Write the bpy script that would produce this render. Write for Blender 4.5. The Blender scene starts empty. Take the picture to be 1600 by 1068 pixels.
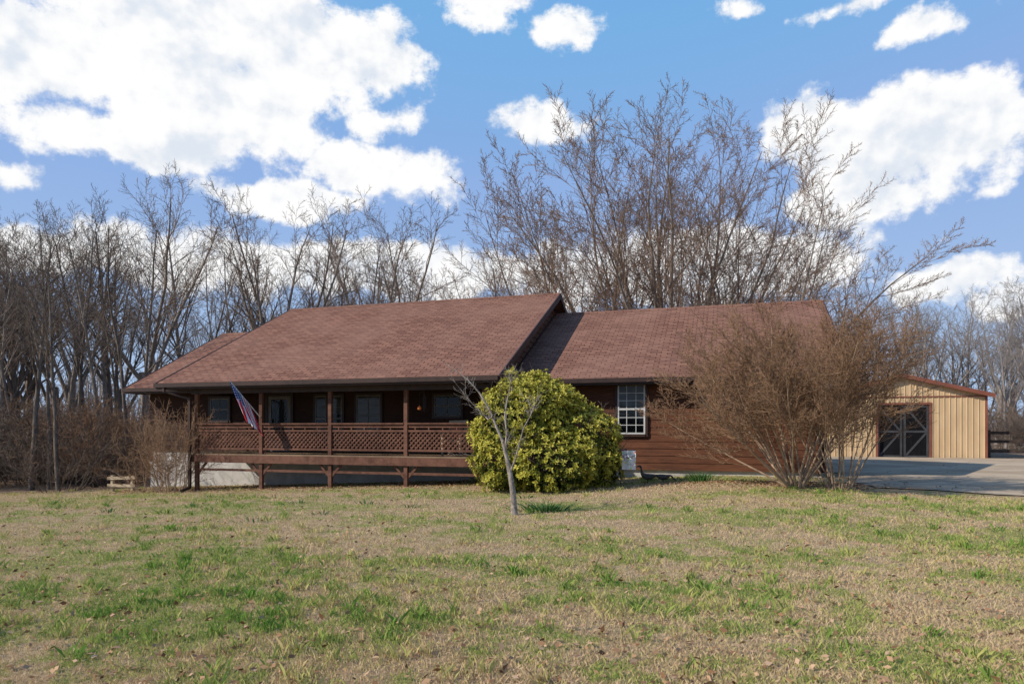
import bpy, math, random
import numpy as np
from mathutils import Vector, Matrix, Quaternion
random.seed(7); np.random.seed(7)
scene=bpy.context.scene
col=scene.collection
YAW=math.radians(17.5); SN=math.sin(YAW); CS=math.cos(YAW); EYE=1.6

def spot(u,t):
    "ground-plan point t metres ahead of the photographer's stand, along bearing u"
    lat=(u-800)/1067*t
    return (-SN*t+CS*lat, CS*t+SN*lat)
def sstep(a,b,x):
    k=np.clip((x-a)/(b-a),0,1); return k*k*(3-2*k)
def H(x,y):
    p=np.clip(.043*x+.3,-.75,.3)
    w=sstep(6,17,y)
    far=-.006*np.clip(y-20,0,60)
    return w*p+far+.03*np.sin(x*.5+1)*np.cos(y*.43)*sstep(30,5,y+0*x)
def Hf(x,y): return float(H(np.float64(x),np.float64(y)))

# ---------------------------------------------------------------- materials
def new_mat(name):
    m=bpy.data.materials.new(name); m.use_nodes=True
    nt=m.node_tree; b=nt.nodes['Principled BSDF']; return m,nt,b
def nd(nt,t,**k):
    n=nt.nodes.new(t)
    for a,v in k.items(): setattr(n,a,v)
    return n
def mth(nt,op,a,b=None,c=None,clamp=False):
    n=nt.nodes.new('ShaderNodeMath'); n.operation=op; n.use_clamp=clamp
    for i,x in enumerate((a,b,c)):
        if x is None: continue
        if isinstance(x,(int,float)): n.inputs[i].default_value=x
        else: nt.links.new(x,n.inputs[i])
    return n.outputs[0]
def mixc(nt,f,a,b,mode='MIX'):
    n=nt.nodes.new('ShaderNodeMixRGB'); n.blend_type=mode
    for i,x in enumerate((f,a,b)):
        if isinstance(x,(int,float)): n.inputs[i].default_value=x
        elif isinstance(x,tuple): n.inputs[i].default_value=(*x[:3],1)
        else: nt.links.new(x,n.inputs[i])
    return n.outputs[0]
def noise(nt,vec,scale,detail=4,rough=.55):
    n=nt.nodes.new('ShaderNodeTexNoise'); n.inputs['Scale'].default_value=scale
    n.inputs['Detail'].default_value=detail; n.inputs['Roughness'].default_value=rough
    if vec is not None: nt.links.new(vec,n.inputs['Vector'])
    return n.outputs['Fac']
def ramp(nt,f,a,b):
    n=nt.nodes.new('ShaderNodeMapRange'); n.interpolation_type='SMOOTHSTEP'
    nt.links.new(f,n.inputs[0]); n.inputs[1].default_value=a; n.inputs[2].default_value=b
    return n.outputs[0]
def mapping(nt,vec,sc):
    n=nt.nodes.new('ShaderNodeMapping'); n.inputs['Scale'].default_value=sc
    nt.links.new(vec,n.inputs['Vector']); return n.outputs[0]
def bump(nt,b,h,strength,dist=.02):
    n=nt.nodes.new('ShaderNodeBump'); n.inputs['Strength'].default_value=strength
    n.inputs['Distance'].default_value=dist
    nt.links.new(h,n.inputs['Height']); nt.links.new(n.outputs[0],b.inputs['Normal'])
def nmat(name,c1,c2,scale=4,stretch=(1,1,1),rough=.8,bmp=.3,spec=.3,metal=0,detail=4):
    m,nt,b=new_mat(name)
    tc=nd(nt,'ShaderNodeTexCoord'); v=mapping(nt,tc.outputs['Object'],stretch)
    f=noise(nt,v,scale,detail,.65); g=noise(nt,tc.outputs['Object'],scale*.13,2)
    k=mth(nt,'ADD',mth(nt,'MULTIPLY',f,.65),mth(nt,'MULTIPLY',g,.35))
    c=mixc(nt,ramp(nt,k,.35,.65),c1,c2)
    nt.links.new(c,b.inputs['Base Color']); b.inputs['Roughness'].default_value=rough
    b.inputs['Specular IOR Level'].default_value=spec; b.inputs['Metallic'].default_value=metal
    if bmp: bump(nt,b,f,bmp)
    return m
def twigmat(name,c1,c2):
    m,nt,b=new_mat(name); b.inputs['Roughness'].default_value=.95; b.inputs['Specular IOR Level'].default_value=.1
    g=nd(nt,'ShaderNodeObjectInfo'); tc=nd(nt,'ShaderNodeTexCoord')
    f=noise(nt,tc.outputs['Object'],.8,1)
    k=mth(nt,'ADD',mth(nt,'MULTIPLY',g.outputs['Random'],.5),mth(nt,'MULTIPLY',f,.5))
    nt.links.new(mixc(nt,k,c1,c2),b.inputs['Base Color']); return m

M={}
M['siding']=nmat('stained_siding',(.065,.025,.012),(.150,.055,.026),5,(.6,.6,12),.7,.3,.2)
M['siding_shade']=nmat('shade_toned_siding',(.028,.013,.008),(.058,.025,.015),5,(.6,.6,12),.75,.35,.2)  # same siding, its colour darkened to stand in for porch shade
M['trim']=nmat('dark_trim',(.03,.016,.012),(.05,.026,.018),5,(1,1,1),.5,.1)
M['porch_wood']=nmat('porch_wood',(.085,.036,.022),(.165,.075,.047),6,(1,1,1),.7,.3,.2)
M['deck']=nmat('deck_boards',(.16,.10,.06),(.26,.17,.10),6,(.5,8,1),.75,.3)
M['concrete']=nmat('concrete_block',(.38,.355,.32),(.54,.51,.465),3,(1,1,1),.9,.3)
M['white']=nmat('white_frame',(.50,.49,.46),(.62,.61,.58),3,(1,1,1),.5,.05)
M['grayframe']=nmat('gray_frame',(.10,.09,.08),(.16,.145,.13),3,(1,1,1),.6,.05)
M['blind']=nmat('window_blind',(.20,.195,.185),(.30,.29,.275),30,(.05,.05,1),.7,.3)
M['dimblind']=nmat('dim_window_blind',(.13,.115,.10),(.19,.17,.15),30,(.05,.05,1),.7,.3)  # blind colour lowered to imitate the shade under the porch roof
M['dark']=nmat('dark_interior',(.012,.012,.013),(.03,.03,.03),2,(1,1,1),.6,0)
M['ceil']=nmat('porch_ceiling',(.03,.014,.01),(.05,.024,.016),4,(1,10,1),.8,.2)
M['tan_metal']=nmat('tan_metal_siding',(.48,.325,.175),(.58,.41,.23),2,(1,1,.3),.5,.03,.4)
M['red_metal']=nmat('brown_red_metal',(.17,.055,.035),(.24,.085,.05),2,(1,1,1),.45,.03)
M['black_door']=nmat('black_door_paint',(.006,.006,.007),(.013,.013,.014),4,(8,1,1),.8,.1,.05)
M['gray_door']=nmat('gray_brace_paint',(.045,.045,.048),(.07,.07,.074),4,(1,1,1),.8,.1,.05)
M['fence']=nmat('dark_fence_wood',(.035,.022,.016),(.075,.05,.035),6,(1,1,1),.8,.3)
M['rawwood']=nmat('weathered_pale_wood',(.36,.27,.17),(.5,.4,.27),6,(1,1,1),.8,.3)
M['bark']=nmat('gray_bark',(.14,.11,.085),(.29,.23,.18),6,(2,2,.5),.95,.6,detail=3)
M['twig']=twigmat('brown_twig',(.16,.115,.086),(.26,.195,.145))
M['bark_d']=nmat('dark_bark',(.085,.065,.05),(.19,.148,.115),6,(2,2,.5),.95,.6,detail=3)
M['twig_d']=twigmat('dark_twig',(.12,.087,.065),(.20,.15,.112))
M['twig_r']=twigmat('budding_twig',(.205,.135,.095),(.32,.22,.155))
M['myrtle']=nmat('tan_smooth_bark',(.26,.17,.11),(.43,.31,.205),7,(1,1,.4),.8,.2)
M['myrtle_t']=twigmat('tan_twig',(.19,.105,.062),(.33,.205,.12))
M['lichen']=nmat('lichen_bark',(.13,.10,.08),(.42,.36,.29),22,(1,1,.6),.9,.4)
M['far_twig']=twigmat('hazy_twig',(.20,.17,.15),(.30,.26,.23))  # distance haze put into the colour of far trunks and twigs
M['metal_dark']=nmat('dark_metal',(.02,.02,.02),(.05,.045,.04),8,(1,1,1),.5,.1,.5,.5)
M['goose']=nmat('goose_paint',(.03,.028,.025),(.12,.10,.08),14,(1,1,1),.6,.1)
M['orange']=nmat('orange_glaze',(.55,.13,.03),(.65,.2,.05),10,(1,1,1),.35,0)
M['cushion']=nmat('terracotta_cushion',(.32,.10,.06),(.42,.15,.09),9,(1,1,1),.9,.2)

def glass():
    m,nt,b=new_mat('window_glass')
    out=[n for n in nt.nodes if n.type=='OUTPUT_MATERIAL'][0]
    tr=nd(nt,'ShaderNodeBsdfTransparent'); gl=nd(nt,'ShaderNodeBsdfGlossy'); gl.inputs['Roughness'].default_value=.06
    tr.inputs[0].default_value=(.78,.77,.74,1); gl.inputs[0].default_value=(.8,.8,.8,1)
    fr=nd(nt,'ShaderNodeFresnel'); fr.inputs[0].default_value=1.35
    mx=nd(nt,'ShaderNodeMixShader'); nt.links.new(fr.outputs[0],mx.inputs[0])
    nt.links.new(tr.outputs[0],mx.inputs[1]); nt.links.new(gl.outputs[0],mx.inputs[2]); nt.links.new(mx.outputs[0],out.inputs[0])
    return m
M['glass']=glass()

def shingles():
    m,nt,b=new_mat('asphalt_shingles')
    tc=nd(nt,'ShaderNodeTexCoord'); v=mapping(nt,tc.outputs['Object'],(1,1.118,0))
    br=nd(nt,'ShaderNodeTexBrick'); br.offset=.42; br.offset_frequency=2
    nt.links.new(v,br.inputs['Vector'])
    br.inputs['Color1'].default_value=(.275,.138,.092,1); br.inputs['Color2'].default_value=(.165,.080,.056,1)
    br.inputs['Mortar'].default_value=(.065,.033,.025,1); br.inputs['Scale'].default_value=1
    br.inputs['Mortar Size'].default_value=.016; br.inputs['Mortar Smooth'].default_value=.4
    br.inputs['Brick Width'].default_value=.31; br.inputs['Row Height'].default_value=.145
    n1=noise(nt,v,.45,4,.6); n2=noise(nt,v,45,2,.7); n3=noise(nt,mapping(nt,v,(3,.35,1)),1.0,3)
    c=mixc(nt,mth(nt,'MULTIPLY',ramp(nt,n1,.35,.7),.45),br.outputs['Color'],(.265,.148,.105))
    c=mixc(nt,mth(nt,'MULTIPLY',ramp(nt,n3,.5,.75),.35),c,(.135,.075,.058))
    c=mixc(nt,.75,c,mixc(nt,n2,(.55,.55,.55),(1.45,1.4,1.4)),'MULTIPLY')
    nt.links.new(c,b.inputs['Base Color']); b.inputs['Roughness'].default_value=.95; b.inputs['Specular IOR Level'].default_value=.05
    bump(nt,b,mth(nt,'ADD',mth(nt,'MULTIPLY',br.outputs['Fac'],-1),mth(nt,'MULTIPLY',n2,.4)),.6,.02)
    return m
M['shingle']=shingles()

def attr_mat(name,stops,rough=.6,trans=.25):
    m,nt,b=new_mat(name)
    a=nd(nt,'ShaderNodeAttribute'); a.attribute_name='tone'
    r=nd(nt,'ShaderNodeValToRGB'); nt.links.new(a.outputs['Fac'],r.inputs[0])
    els=r.color_ramp.elements
    while len(els)<len(stops): els.new(.5)
    for e,(p,c) in zip(els,stops): e.position=p; e.color=(*c,1)
    nt.links.new(r.outputs[0],b.inputs['Base Color']); b.inputs['Roughness'].default_value=rough
    b.inputs['Specular IOR Level'].default_value=.2
    if trans:
        out=[n for n in nt.nodes if n.type=='OUTPUT_MATERIAL'][0]
        t=nd(nt,'ShaderNodeBsdfTranslucent'); nt.links.new(r.outputs[0],t.inputs[0])
        mx=nd(nt,'ShaderNodeMixShader'); mx.inputs[0].default_value=trans
        nt.links.new(b.outputs[0],mx.inputs[1]); nt.links.new(t.outputs[0],mx.inputs[2]); nt.links.new(mx.outputs[0],out.inputs[0])
    return m
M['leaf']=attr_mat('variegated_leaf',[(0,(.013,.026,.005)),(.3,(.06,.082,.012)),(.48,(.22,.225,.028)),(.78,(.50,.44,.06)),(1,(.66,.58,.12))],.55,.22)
M['daff']=attr_mat('daffodil_leaf',[(0,(.03,.09,.02)),(1,(.09,.19,.05))],.5,.3)
M['litter']=attr_mat('dead_leaf',[(0,(.14,.065,.03)),(.5,(.30,.16,.08)),(1,(.46,.30,.18))],.8,0)

def patch_fac(nt,pos):
    "0 = dead thatch, 1 = green grass"
    a=noise(nt,mapping(nt,pos,(.28,.6,1)),.9,3,.6); b_=noise(nt,pos,2.2,3,.7)
    k=mth(nt,'ADD',mth(nt,'MULTIPLY',a,.5),mth(nt,'MULTIPLY',b_,.5))
    return ramp(nt,k,.45,.56)
def ground_mat():
    m,nt,b=new_mat('lawn_ground')
    g=nd(nt,'ShaderNodeNewGeometry'); pos=g.outputs['Position']
    p=patch_fac(nt,pos)
    f1=noise(nt,pos,28,4,.7); f2=noise(nt,pos,120,2,.7); f3=noise(nt,pos,5,3,.6)
    tan=mixc(nt,ramp(nt,f1,.3,.7),(.31,.205,.115),(.62,.46,.28))
    tan=mixc(nt,mth(nt,'MULTIPLY',ramp(nt,f3,.5,.68),.6),tan,(.27,.165,.09))
    grn=mixc(nt,ramp(nt,f1,.3,.7),(.17,.18,.05),(.40,.37,.13))
    c=mixc(nt,mth(nt,'MULTIPLY',p,.85),tan,grn)
    c=mixc(nt,.7,c,mixc(nt,f2,(.5,.5,.5),(1.5,1.5,1.5)),'MULTIPLY')
    sp=nd(nt,'ShaderNodeSeparateXYZ'); nt.links.new(pos,sp.inputs[0])
    yy=mth(nt,'ADD',sp.outputs[1],mth(nt,'MULTIPLY',mth(nt,'SUBTRACT',noise(nt,pos,.6,2),.5),3))
    lf=mth(nt,'SUBTRACT',yy,mth(nt,'MULTIPLY',mth(nt,'ADD',sp.outputs[0],20),.35))
    fl=ramp(nt,lf,18.6,20.0)
    litter=mixc(nt,ramp(nt,f1,.3,.7),(.14,.09,.058),(.34,.235,.15))
    c=mixc(nt,fl,c,litter)
    nt.links.new(c,b.inputs['Base Color']); b.inputs['Roughness'].default_value=1; b.inputs['Specular IOR Level'].default_value=.05
    bump(nt,b,mth(nt,'ADD',f1,mth(nt,'MULTIPLY',f2,.5)),.8,.05)
    return m
M['ground']=ground_mat()
def grass_mat():
    m,nt,b=new_mat('grass_blades')
    g=nd(nt,'ShaderNodeNewGeometry'); p=patch_fac(nt,g.outputs['Position'])
    a=nd(nt,'ShaderNodeAttribute'); a.attribute_name='tone'
    k=mth(nt,'ADD',mth(nt,'MULTIPLY',p,.60),mth(nt,'SUBTRACT',a.outputs['Fac'],.42),clamp=True)
    r=nd(nt,'ShaderNodeValToRGB'); nt.links.new(k,r.inputs[0]); e=r.color_ramp.elements
    for _ in range(2): e.new(.5)
    for q,(ps,c) in zip(e,[(0,(.62,.45,.275)),(.24,(.56,.44,.22)),(.52,(.42,.42,.12)),(1,(.15,.27,.045))]): q.position=ps; q.color=(*c,1)
    b.inputs['Roughness'].default_value=.8; b.inputs['Specular IOR Level'].default_value=.08
    nt.links.new(r.outputs[0],b.inputs['Base Color'])
    out=[n for n in nt.nodes if n.type=='OUTPUT_MATERIAL'][0]
    t=nd(nt,'ShaderNodeBsdfTranslucent'); nt.links.new(r.outputs[0],t.inputs[0])
    mx=nd(nt,'ShaderNodeMixShader'); mx.inputs[0].default_value=.28
    nt.links.new(b.outputs[0],mx.inputs[1]); nt.links.new(t.outputs[0],mx.inputs[2]); nt.links.new(mx.outputs[0],out.inputs[0])
    return m
M['grass']=grass_mat()
def drive_mat():
    m,nt,b=new_mat('worn_driveway')
    g=nd(nt,'ShaderNodeNewGeometry'); pos=g.outputs['Position']
    f=noise(nt,pos,40,4,.7); l=noise(nt,pos,.5,5,.6)
    c=mixc(nt,ramp(nt,l,.35,.65),(.34,.255,.17),(.46,.36,.25))
    c=mixc(nt,.5,c,mixc(nt,f,(.6,.6,.6),(1.35,1.35,1.35)),'MULTIPLY')
    vo=nd(nt,'ShaderNodeTexVoronoi'); vo.feature='DISTANCE_TO_EDGE'; vo.inputs['Scale'].default_value=.35
    w=nd(nt,'ShaderNodeVectorMath'); w.operation='ADD'; nt.links.new(pos,w.inputs[0])
    nn=nd(nt,'ShaderNodeTexNoise'); nn.inputs['Scale'].default_value=1.2; nt.links.new(pos,nn.inputs['Vector']); nt.links.new(nn.outputs['Color'],w.inputs[1])
    nt.links.new(w.outputs[0],vo.inputs['Vector'])
    c=mixc(nt,ramp(nt,vo.outputs['Distance'],0,.012),(.17,.14,.11),c)
    nt.links.new(c,b.inputs['Base Color']); b.inputs['Roughness'].default_value=1; b.inputs['Specular IOR Level'].default_value=0
    return m
M['drive']=drive_mat()

# ---------------------------------------------------------------- mesh helpers
def np_mesh(name,V,F,tone=None,smooth=False):
    V=np.asarray(V,dtype=np.float32); F=np.asarray(F,dtype=np.int32)
    me=bpy.data.meshes.new(name); me.vertices.add(len(V)); me.vertices.foreach_set('co',V.ravel())
    me.loops.add(F.size); me.loops.foreach_set('vertex_index',F.ravel())
    me.polygons.add(len(F)); me.polygons.foreach_set('loop_start',np.arange(len(F),dtype=np.int32)*F.shape[1])
    me.update(calc_edges=True)
    me.polygons.foreach_set('use_smooth',np.full(len(F),bool(smooth)))
    if tone is not None:
        a=me.attributes.new('tone','FLOAT','POINT'); a.data.foreach_set('value',np.asarray(tone,dtype=np.float32))
    return me
def add_obj(name,me,mat=None,parent=None,label=None):
    if mat is not None and not me.materials: me.materials.append(mat)
    o=bpy.data.objects.new(name,me); col.objects.link(o)
    if parent is not None:
        o.parent=parent
    if label: o['label']=label
    return o
def thing(name,label,cat,loc=(0,0,0),group=None,kind=None):
    o=bpy.data.objects.new(name,None); o.empty_display_size=.3; o.location=loc; col.objects.link(o)
    o['label']=label; o['category']=cat
    if group: o['group']=group
    if kind: o['kind']=kind
    return o
import bmesh
class MB:
    def __init__(s): s.v=[]; s.f=[]
    def hexa(s,p):
        b=len(s.v); s.v+= [tuple(q) for q in p]
        s.f+=[tuple(b+i for i in q) for q in ((0,3,2,1),(4,5,6,7),(0,1,5,4),(1,2,6,5),(2,3,7,6),(3,0,4,7))]
    def box(s,x0,x1,y0,y1,z0,z1):
        s.hexa([(x0,y0,z0),(x1,y0,z0),(x1,y1,z0),(x0,y1,z0),(x0,y0,z1),(x1,y0,z1),(x1,y1,z1),(x0,y1,z1)])
    def beam(s,p,q,w,h,ref=(0,0,1)):
        p=Vector(p);q=Vector(q);d=(q-p).normalized(); r=Vector(ref)
        if abs(d.dot(r))>.98: r=Vector((0,1,0))
        a=d.cross(r).normalized()*w/2; b=a.cross(d).normalized()*h/2
        s.hexa([p-a-b,p+a-b,p+a+b,p-a+b,q-a-b,q+a-b,q+a+b,q-a+b])
    def poly(s,pts):
        b=len(s.v); s.v+=[tuple(q) for q in pts]; s.f.append(tuple(range(b,b+len(pts))))
    def prism(s,pts,off):
        off=Vector(off); b=len(s.v); n=len(pts)
        s.v+=[tuple(q) for q in pts]+[tuple(Vector(q)+off) for q in pts]
        s.f.append(tuple(range(b,b+n))); s.f.append(tuple(range(b+2*n-1,b+n-1,-1)))
        for i in range(n):
            j=(i+1)%n; s.f.append((b+i,b+n+i,b+n+j,b+j))
    def make(s,name,mat,parent=None,label=None,bevel=0):
        me=bpy.data.meshes.new(name); me.from_pydata(s.v,[],s.f); me.update()
        bm=bmesh.new(); bm.from_mesh(me); bmesh.ops.recalc_face_normals(bm,faces=bm.faces); bm.to_mesh(me); bm.free()
        o=add_obj(name,me,mat,None,label)
        if parent is not None:
            o.parent=parent
            if parent.type=='EMPTY': o.matrix_parent_inverse=Matrix.Translation(-parent.location)
        if bevel:
            md=o.modifiers.new('soft_edges','BEVEL'); md.width=bevel; md.segments=1
        return o
def tubes(name,branches,K=3,smooth=True):
    groups={}
    for pts,rad in branches: groups.setdefault(len(pts),[]).append((pts,rad))
    VV=[];FF=[];off=0
    for n,lst in groups.items():
        P=np.array([[tuple(q) for q in b[0]] for b in lst]); R=np.array([b[1] for b in lst])
        T=np.gradient(P,axis=1); T/=np.linalg.norm(T,axis=2,keepdims=True)+1e-9
        mean=T.mean(axis=1); ref=np.where(np.abs(mean[:,2:3])>.8,np.array([[1.,0,0]]),np.array([[0,0,1.]]))[:,None,:]
        A=np.cross(T,ref); A/=np.linalg.norm(A,axis=2,keepdims=True)+1e-9; Bv=np.cross(T,A)
        an=np.arange(K)*2*math.pi/K
        V=P[:,:,None,:]+R[:,:,None,None]*(np.cos(an)[None,None,:,None]*A[:,:,None,:]+np.sin(an)[None,None,:,None]*Bv[:,:,None,:])
        B=len(lst); idx=np.arange(B*n*K).reshape(B,n,K)+off
        a=idx[:,:-1,:]; b=np.roll(a,-1,axis=2); c=idx[:,1:,:]; d=np.roll(c,-1,axis=2)
        FF.append(np.stack([a,b,d,c],axis=-1).reshape(-1,4)); VV.append(V.reshape(-1,3)); off+=B*n*K
    return np_mesh(name,np.concatenate(VV),np.concatenate(FF),smooth=smooth)

# ---------------------------------------------------------------- ground
def axis(lo,hi,fine0,fine1,step):
    a=list(np.arange(fine0,fine1+.001,step)); x=fine0; s=step
    while x>lo: s*=1.35; x-=s; a.insert(0,x)
    x=fine1; s=step
    while x<hi: s*=1.35; x+=s; a.append(x)
    return np.array(a)
gx=axis(-900,900,-34,34,.5); gy=axis(-200,1200,-4,50,.5)
X,Y=np.meshgrid(gx,gy,indexing='ij'); Z=H(X,Y)
nx,ny=X.shape; idx=np.arange(nx*ny).reshape(nx,ny)
F=np.stack([idx[:-1,:-1],idx[1:,:-1],idx[1:,1:],idx[:-1,1:]],axis=-1).reshape(-1,4)
g=add_obj('ground',np_mesh('ground',np.stack([X,Y,Z],-1).reshape(-1,3),F,smooth=True),M['ground'])
g['kind']='structure'; g['label']='patchy green and straw-coloured lawn sloping to woods'; g['category']='ground'
# driveway
dx=np.arange(0,1.0001,1/90); dy=np.arange(0,1.0001,1/60)
U,Vv=np.meshgrid(dx,dy,indexing='ij')
rough=lambda s:.16*np.sin(s*2.1)+.1*np.sin(s*5.3+1)+.05*np.sin(s*13)
near=15.35+rough(U*30)+ .9*np.clip(.12-U,0,1)/.12
far=35.95+0*U
Yd=near+(far-near)*Vv
Xd=2.95+U*32+(1-U)**8*(rough(Yd*1.3)*.7)
Zd=H(Xd,Yd)+.022
nx,ny=Xd.shape; idx=np.arange(nx*ny).reshape(nx,ny)
F=np.stack([idx[:-1,:-1],idx[1:,:-1],idx[1:,1:],idx[:-1,1:]],axis=-1).reshape(-1,4)
d=add_obj('driveway',np_mesh('driveway',np.stack([Xd,Yd,Zd],-1).reshape(-1,3),F,smooth=True),M['drive'])
d['kind']='structure'; d['label']='pale worn driveway in front of the metal garage'; d['category']='driveway'

# grass blades
def blades(x,y,h,w,tone,lean=.5):
    n=len(x); z=H(x,y); an=np.random.rand(n)*2*math.pi; la=np.random.rand(n)*2*math.pi
    wx=np.cos(an)*w/2; wy=np.sin(an)*w/2; l=h*lean*np.random.rand(n)
    V=np.empty((n,4,3))
    V[:,0]=np.stack([x-wx,y-wy,z-.005],-1); V[:,1]=np.stack([x+wx,y+wy,z-.005],-1)
    mx=x+np.cos(la)*l*.35; my=y+np.sin(la)*l*.35
    V[:,2]=np.stack([mx+wx*.7,my+wy*.7,z+h*.6],-1)
    V[:,3]=np.stack([x+np.cos(la)*l,y+np.sin(la)*l,z+h],-1)
    b=np.arange(n)*4
    F=np.concatenate([np.stack([b,b+1,b+2],-1),np.stack([b,b+2,b+3],-1)])
    return V.reshape(-1,3),F,np.repeat(tone,4)
def lawn_ok(x,y):
    return ~((x>-20.5)&(x<3)&(y>19.6)) & ~((x>2.6)&(y>15.2)) & ~((y-.35*(x+20))>19.5)
N=430000
t=3.0*(26/3.0)**np.random.rand(N); lat=(np.random.rand(N)*2-1)*.88*t
x=-SN*t+CS*lat; y=CS*t+SN*lat; ok=lawn_ok(x,y); x=x[ok];y=y[ok];t=t[ok]; n=len(x)
dens=.5+.5*np.sin(x*2.3+np.sin(y*1.7)*1.5)*np.sin(y*2.9+np.sin(x*1.3)*1.5)
h=(.010+.030*np.random.rand(n)*(.6+.7*dens))*(1+.015*t); w=(.0022+.00055*t)*(0.7+.6*np.random.rand(n))
parts=[blades(x,y,h,w,np.random.rand(n)*.78,1.1)]
# taller green tufts
nt_=5200; tt=3.3*(26/3.3)**np.random.rand(nt_); tl=(np.random.rand(nt_)*2-1)*.86*tt
cx=-SN*tt+CS*tl; cy=CS*tt+SN*tl
clump=np.sin(cx*.9+2)*np.sin(cy*1.1+cx*.3)+np.sin(cx*.35)*np.cos(cy*.5)+np.random.randn(nt_)*.5
ok=lawn_ok(cx,cy)&(clump>.15); cx=cx[ok];cy=cy[ok];tt=tt[ok]; k=28
sprd=np.repeat(.03+.05*np.random.rand(len(cx)),k)
rx=np.repeat(cx,k)+np.random.randn(len(cx)*k)*sprd; ry=np.repeat(cy,k)+np.random.randn(len(cx)*k)*sprd
rt=np.repeat(tt,k); rs=np.repeat(.4+1.3*np.random.rand(len(cx))**2,k); tb=np.repeat(.48+.34*np.random.rand(len(cx)),k)
parts.append(blades(rx,ry,(.03+.055*np.random.rand(len(rx)))*rs,(.003+.00055*rt),tb+.22*np.random.rand(len(rx)),.9))
V=[];F=[];T=[];off=0
for v,f,tn in parts: V.append(v);F.append(f+off);T.append(tn);off+=len(v)
gr=add_obj('lawn_grass',np_mesh('lawn_grass',np.concatenate(V),np.concatenate(F),np.concatenate(T)),M['grass'])
gr['kind']='stuff'; gr['label']='short dormant lawn grass with green tufts'; gr['category']='grass'
# fallen leaves
def leaf_quads(C,size,up=.7):
    n=len(C); a=np.random.randn(n,3); a[:,2]*=.25; a/=np.linalg.norm(a,axis=1,keepdims=True)
    b=np.random.randn(n,3); b[:,2]*=.3; b-=(a*b).sum(1,keepdims=True)*a; b/=np.linalg.norm(b,axis=1,keepdims=True)
    s=size[:,None]; V=np.stack([C-a*s,C-b*s*.55,C+a*s,C+b*s*.55],1)
    return V.reshape(-1,3), (np.arange(n)*4)[:,None]+np.arange(4)[None]
n=7000; t=3.2*(26/3.2)**np.random.rand(n); lat=(np.random.rand(n)*2-1)*.9*t
x=-SN*t+CS*lat; y=CS*t+SN*lat
n2=3500; a=np.random.randn(n2)*1.7+1.8; b=np.abs(np.random.randn(n2))*.9; x=np.concatenate([x,a]); y=np.concatenate([y,16.6-b+.8])
n3=6000; a=-19.5+np.random.rand(n3)*14; x=np.concatenate([x,a]); y=np.concatenate([y,18.0+np.random.randn(n3)*.7])
ok=~((x>2.9)&(y>15.3)&(np.random.rand(len(x))>.06)); x=x[ok];y=y[ok]
C=np.stack([x,y,H(x,y)+.025+.015*np.random.rand(len(x))],-1)
V,F=leaf_quads(C,.014+.024*np.random.rand(len(x)))
lv=add_obj('fallen_leaves',np_mesh('fallen_leaves',V,F,np.repeat(np.random.rand(len(x)),4)),M['litter'])
lv['kind']='stuff'; lv['label']='dry brown leaves scattered over the lawn'; lv['category']='leaves'

# ---------------------------------------------------------------- house
house=thing('ranch_house','long brown wood-sided ranch house with shingle roof and covered porch','house',(-9,22,0))
E=3.0
def slab(mb,x0,x1,y0,z0,y1,z1,th=.14):
    mb.hexa([(x0,y0,z0-th),(x1,y0,z0-th),(x1,y1,z1-th),(x0,y1,z1-th),(x0,y0,z0),(x1,y0,z0),(x1,y1,z1),(x0,y1,z1)])
def roof(x0,x1,ye,yr,yb,zr,label):
    mb=MB(); slab(mb,x0,x1,ye,E,yr,zr); slab(mb,x0,x1,yr+.001,zr,yb,E)
    mb.prism([(x0,yr-.16,zr-.07),(x0,yr-.15,zr-.05),(x0,yr,zr+.03),(x0,yr+.15,zr-.05),(x0,yr+.16,zr-.07)],(x1-x0,0,0))
    mb.make('roof',M['shingle'],house,label)
    f=MB()
    for xx in (x0-.035,x1+.003):
        f.hexa([(xx,ye-.02,E-.2),(xx+.032,ye-.02,E-.2),(xx+.032,yr,zr-.2),(xx,yr,zr-.2),(xx,ye-.02,E+.012),(xx+.032,ye-.02,E+.012),(xx+.032,yr,zr+.012),(xx,yr,zr+.012)])
        f.hexa([(xx,yr,zr-.2),(xx+.032,yr,zr-.2),(xx+.032,yb,E-.2),(xx,yb,E-.2),(xx,yr,zr+.012),(xx+.032,yr,zr+.012),(xx+.032,yb,E+.012),(xx,yb,E+.012)])
    f.box(x0-.03,x1+.03,ye-.055,ye-.023,E-.2,E-.145)
    f.make('fascia',M['trim'],house)
    gt=MB(); gt.box(x0,x1,ye-.13,ye-.005,E-.142,E-.02); gt.make('gutter',M['trim'],house)
roof(-17.1,-5.75,17.1,24.0,30.9,6.44,'tall brown-red shingle roof reaching over the porch')
roof(-6.05,3.0,19.0,24.6,30.2,5.8,'lower brown-red shingle roof over the side wing')
roof(-20.3,-17.14,18.9,23.8,28.7,5.55,'small lower shingle roof on the end addition')

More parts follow.
